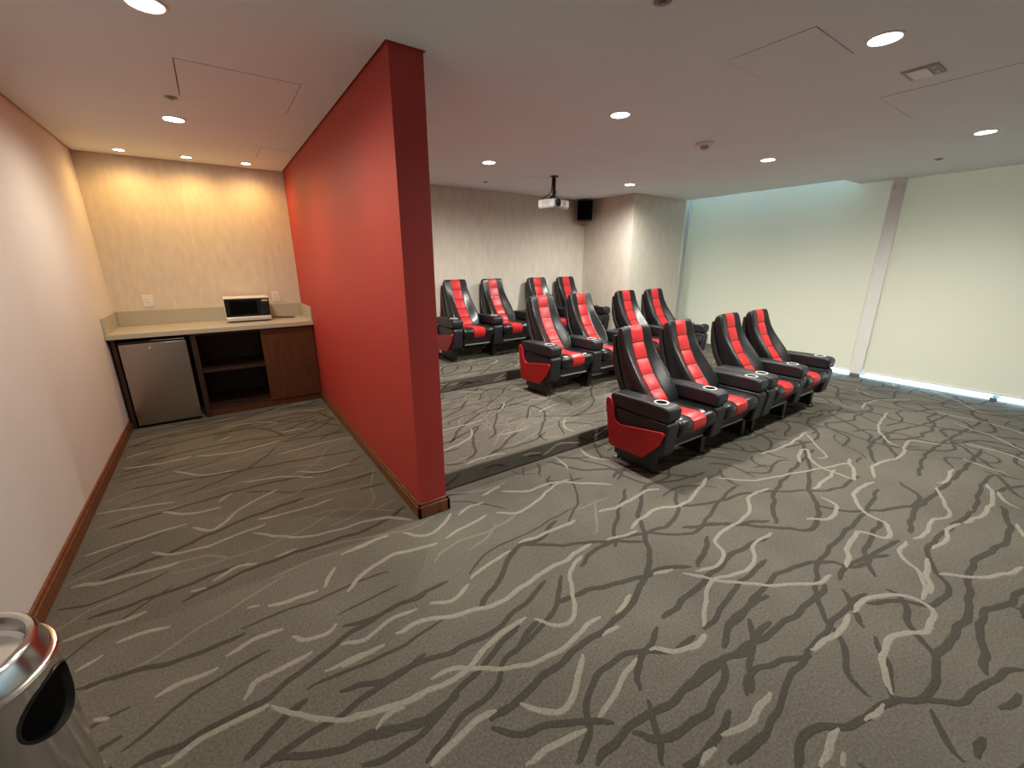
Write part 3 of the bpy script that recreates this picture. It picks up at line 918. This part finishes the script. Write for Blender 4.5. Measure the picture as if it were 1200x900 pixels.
bm = bmesh.new()
pts = catmull([(0.46, 5.70, 0.93), (0.52, 5.66, 0.928), (0.56, 5.62, 0.927), (0.62, 5.56, 0.927), (0.68, 5.55, 0.927), (0.72, 5.58, 0.927), (0.66, 5.61, 0.929), (0.58, 5.63, 0.932), (0.54, 5.60, 0.928)], 0.01)
tube(bm, pts, 0.0048, 8)
tag(obj('power_cord', bm, M['black_plastic'], smooth=True), 'black power cord looped on the worktop beside the microwave', 'cord')

def wall_plate(x, z, label):
    t = empty('wall_outlet', (x, YB, z)); tag(t, label, 'outlet', 'wall outlets above the worktop')
    p = obj('plate', bx(-0.042, 0.042, -0.008, -0.0005, -0.06, 0.06), M['white_plastic'], t, bevel=0.003)
    obj('socket', bx(-0.018, 0.018, -0.011, -0.006, -0.034, 0.034), M['white_plastic'], p, bevel=0.002)
    for dz in (-0.017, 0.017):
        for dx in (-0.006, 0.006): obj('slot', bx(dx - 0.0012, dx + 0.0012, -0.0115, -0.009, dz - 0.005, dz + 0.005), M['black_matte'], p)
wall_plate(-0.602, 1.165, 'white wall outlet above the fridge end of the worktop')
wall_plate(0.570, 1.155, 'white wall outlet beside the microwave')

# ------------------------------------------------------------------ steel waste bin
bn = empty('waste_bin', (-0.592, 1.190, 0)); tag(bn, 'round stainless steel waste bin with black side opening by the white wall', 'bin')
RB = 0.160
bm = bmesh.new()
HA, HZ, RA, RZ = math.radians(-14), 0.618, 0.086 / RB, 0.066     # opening: direction, height, half sizes
NA, NZ = 144, 72
zz = [0.03 + (0.71 - 0.03) * j / NZ for j in range(NZ + 1)]
ang = [HA - math.pi + 2 * math.pi * i / NA for i in range(NA)]
def inside(i, j):
    a = (ang[i] - HA); return (a / RA) ** 2 + ((zz[j] - HZ) / RZ) ** 2
V = {}
for j in range(NZ + 1):
    for i in range(NA):
        a, z = ang[i], zz[j]; e = math.sqrt(inside(i, j))
        if 0.80 < e < 1.0 + 1e-6:      # ring just inside the edge is moved onto it
            a, z = HA + (a - HA) / e, HZ + (z - HZ) / e
        V[i, j] = bm.verts.new((RB * math.cos(a), RB * math.sin(a), z))
for j in range(NZ):
    for i in range(NA):
        q = [(i, j), ((i + 1) % NA, j), ((i + 1) % NA, j + 1), (i, j + 1)]
        if any(inside(*k) < 0.64 for k in q): continue
        bm.faces.new([V[k] for k in q])
bmesh.ops.delete(bm, geom=[v for v in bm.verts if not v.link_faces], context='VERTS')
obj('body', bm, M['can_steel'], bn, smooth=True)
bm = bmesh.new()
for k in range(2): pass
rings = []
N = 64
for rr, sc in ((RB + 0.0035, 1.0), (RB + 0.0035, 0.95), (RB - 0.03, 0.93), (RB - 0.03, 1.02), (RB - 0.004, 1.04), (RB + 0.0035, 1.0)):
    rings.append([(rr * math.cos(HA + RA * sc * math.cos(2 * math.pi * k / N)), rr * math.sin(HA + RA * sc * math.cos(2 * math.pi * k / N)), HZ + RZ * sc * math.sin(2 * math.pi * k / N)) for k in range(N)])
loft(bm, rings, cap=False)
obj('opening_rim', bm, M['black_plastic'], bn, smooth=True)
bm = bmesh.new(); lathe(bm, [(RB - 0.012, 0.04), (RB - 0.012, 0.70)], 48)
obj('liner', bm, M['black_matte'], bn, smooth=True)
bm = bmesh.new(); lathe(bm, [(RB + 0.004, 0.0), (RB + 0.006, 0.01), (RB + 0.006, 0.03), (RB, 0.035)], 64)
obj('base_ring', bm, M['black_plastic'], bn, smooth=True)
bm = bmesh.new()
lathe(bm, [(RB - 0.002, 0.702), (RB + 0.005, 0.706), (RB + 0.007, 0.712), (RB + 0.004, 0.718), (RB - 0.001, 0.7195), (RB - 0.004, 0.722), (RB - 0.014, 0.762), (RB - 0.016, 0.768), (RB - 0.020, 0.772), (RB - 0.027, 0.773), (RB - 0.032, 0.769), (RB - 0.034, 0.76), (RB - 0.036, 0.735), (RB - 0.045, 0.728), (0.002, 0.726)], 72)
obj('lid', bm, M['can_steel'], bn, smooth=True)

# ------------------------------------------------------------------ projector on its ceiling mount
pj = empty('ceiling_projector', (3.53, 4.21, 2.165), math.radians(16)); tag(pj, 'white projector hanging from a black ceiling pole', 'projector')
bm = bmesh.new(); box(bm, -0.16, 0.16, -0.12, 0.12, 0.012, 0.10)
body = obj('body', bm, M['white_plastic'], pj, bevel=0.014, seg=3)
bm = bmesh.new(); prism(bm, [(-0.15, -0.11), (0.15, -0.11), (0.15, 0.11), (-0.15, 0.11)], 2, 0.0, 0.013)
obj('underside', bm, M['vent'], pj, bevel=0.003)
bm = bmesh.new(); lathe(bm, [(0.044, 0.0), (0.044, 0.012), (0.036, 0.016), (0.034, 0.006), (0.002, 0.002)], 28)
l = obj('lens', bm, [M['lens']], pj, smooth=True, loc=(-0.085, -0.118, 0.058)); l.rotation_euler = (math.pi / 2, 0, 0)
for k in range(5):
    obj('vent_slot', bx(-0.1615, -0.158, -0.05, 0.06, 0.032 + k * 0.011, 0.037 + k * 0.011), M['vent'], body)
for k in range(3):
    obj('vent_slot', bx(0.03 + k * 0.02, 0.04 + k * 0.02, -0.1215, -0.118, 0.035, 0.085), M['vent'], body)
zt = ZC - 2.165
bm = bmesh.new(); tube(bm, [(0, 0, 0.135), (0, 0, zt - 0.004)], 0.019, 14)
obj('pole', bm, M['black_plastic'], pj, smooth=True)
bm = bmesh.new(); lathe(bm, [(0.05, zt - 0.012), (0.05, zt - 0.0005)], 24); obj('ceiling_flange', bm, M['black_plastic'], pj, bevel=0.002)
bm = bmesh.new(); box(bm, -0.035, 0.035, -0.035, 0.035, 0.115, 0.15); obj('swivel_block', bm, M['black_plastic'], pj, bevel=0.005)
for sx, sy in ((-0.11, -0.07), (-0.11, 0.08), (0.10, -0.07), (0.10, 0.08)):
    bm = bmesh.new(); tube(bm, [(0, 0, 0.125), (sx, sy, 0.104), (sx, sy, 0.098)], 0.007, 8); obj('mount_arm', bm, M['black_plastic'], pj, smooth=True)
bm = bmesh.new(); tube(bm, catmull([(-0.022, 0.01, zt - 0.01), (-0.028, 0.012, 0.25), (-0.04, 0.03, 0.17), (-0.10, 0.08, 0.125), (-0.13, 0.13, 0.09), (-0.13, 0.118, 0.06)], 0.02), 0.006, 8)
obj('cable', bm, M['black_plastic'], pj, smooth=True)
bm = bmesh.new(); box(bm, 0.012, 0.034, -0.03, -0.008, 0.17, 0.205); obj('cable_tag', bm, M['white_plastic'], pj, bevel=0.003)

# ------------------------------------------------------------------ corner loudspeaker
sp = empty('wall_loudspeaker', (5.195, 5.395, 2.205), math.radians(-43)); tag(sp, 'black loudspeaker mounted high in the corner beside the column', 'loudspeaker')
bm = bmesh.new(); prism(bm, [(-0.125, -0.09), (0.125, -0.09), (0.085, 0.09), (-0.085, 0.09)], 2, -0.01, 0.305)
obj('cabinet', bm, M['black_plastic'], sp, bevel=0.014, seg=3)
bm = bmesh.new(); box(bm, -0.112, 0.112, -0.098, -0.088, 0.008, 0.288); obj('grille', bm, M['black_matte'], sp, bevel=0.006)
bm = bmesh.new(); tube(bm, [(0, 0.09, 0.15), (0, 0.16, 0.15)], 0.016, 10); obj('wall_bracket', bm, M['black_plastic'], sp, smooth=True)

# ------------------------------------------------------------------ ceiling downlights
def downlight(x, y, power, color, label, grp, size=math.radians(172), blend=1.0, strength=40.0, r=0.060):
    t = empty('ceiling_downlight', (x, y, ZC)); tag(t, label, 'downlight', grp)
    bm = bmesh.new(); pr = [(r, -0.001), (r + 0.016, -0.001), (r + 0.014, -0.006), (r + 0.002, -0.007), (r, -0.001)]
    lathe(bm, pr, 32, close=False); obj('trim_ring', bm, M['white_plastic'], t, smooth=True)
    bm = bmesh.new(); lathe(bm, [(r, -0.0015), (r * 0.6, -0.004), (0.002, -0.005)], 24)
    c = emit_mat('lamp_glow', tuple(0.6 + 0.4 * k for k in color), strength); obj('lens', bm, c, t, smooth=True)
    ld = bpy.data.lights.new('downlight_lamp', 'SPOT'); ld.energy = power; ld.color = color; ld.spot_size = size; ld.spot_blend = blend; ld.shadow_soft_size = 0.045
    lo = bpy.data.objects.new('downlight_lamp', ld); COL.objects.link(lo); lo.parent = t; lo.location = (0, 0, -0.055)
    return t
TH = 'recessed downlights over the seating area'
for x, y, s in ((2.50, 2.29, 'round downlight in the ceiling above the lower step edge near the red partition'),
                (2.51, 4.04, 'round downlight in the ceiling near the projector, above the upper step edge'),
                (4.72, 4.08, 'round downlight in the ceiling in front of the column'),
                (4.76, 2.36, 'round downlight in the ceiling beside the small round detector'),
                (2.70, 0.90, 'bright round downlight beside the square ceiling hatch'),
                (5.19, 0.93, 'round downlight above the open carpet by the right blind')):
    downlight(x, y, P_THEATRE, C_THEATRE, s, TH)
PA = 'recessed downlights over the passage and pantry'
downlight(-0.05, 2.47, P_PASSAGE, C_PASSAGE, 'downlight over the passage before the large ceiling hatch', PA)
downlight(-0.056, 4.158, P_PASSAGE, C_PASSAGE, 'downlight over the passage between hatch and pantry counter', PA)
for x, s in ((-0.524, 'warm downlight at the pantry wall above the fridge'), (-0.034, 'middle warm downlight at the pantry wall'), (0.461, 'warm downlight at the pantry wall above the microwave')):
    downlight(x, 5.50, P_PANTRY, C_PANTRY, s, PA, r=0.04)

# ------------------------------------------------------------------ small ceiling fittings
t = empty('smoke_detector', (3.678, 2.38, ZC)); tag(t, 'small round white detector on the ceiling', 'detector')
bm = bmesh.new(); lathe(bm, [(0.075, -0.0005), (0.078, -0.008), (0.06, -0.022), (0.002, -0.024)], 32); obj('base', bm, M['white_plastic'], t, smooth=True)
bm = bmesh.new(); lathe(bm, [(0.034, -0.02), (0.036, -0.034), (0.026, -0.046), (0.002, -0.048)], 24); obj('sensor_dome', bm, M['vent'], t, smooth=True)
def sprinkler(x, y, label):
    t = empty('sprinkler_head', (x, y, ZC)); tag(t, label, 'sprinkler', 'flush ceiling sprinklers')
    bm = bmesh.new(); lathe(bm, [(0.034, -0.0005), (0.036, -0.004), (0.024, -0.008), (0.002, -0.008)], 24); obj('escutcheon', bm, M['grey_metal'], t, smooth=True)
    bm = bmesh.new(); lathe(bm, [(0.010, -0.007), (0.008, -0.010), (0.014, -0.011), (0.014, -0.013), (0.002, -0.0135)], 16); obj('deflector', bm, M['grey_metal'], t, smooth=True)
sprinkler(6.13, 1.38, 'small dark sprinkler in the ceiling close to the right blind')
sprinkler(3.05, 4.99, 'small dark sprinkler in the ceiling near the beige back wall')
sprinkler(-0.04, 3.66, 'small dark sprinkler in the ceiling beside the passage downlight')
sprinkler(1.62, 1.30, 'small dark sprinkler in the ceiling between partition and square hatch')
t = empty('ceiling_sensor_plate', (3.32, 0.90, ZC)); tag(t, 'small rectangular white plate with slotted ends on the ceiling', 'ceiling fitting')
obj('frame', bx(-0.09, 0.09, -0.075, 0.075, -0.006, -0.0005), M['vent'], t, bevel=0.002)
obj('cover', bx(-0.072, 0.072, -0.03, 0.055, -0.011, -0.005), M['white_plastic'], t, bevel=0.003)
for dx in (-0.05, 0.03): obj('slot', bx(dx - 0.03, dx + 0.03, -0.062, -0.048, -0.0085, -0.005), M['grey_metal'], t)
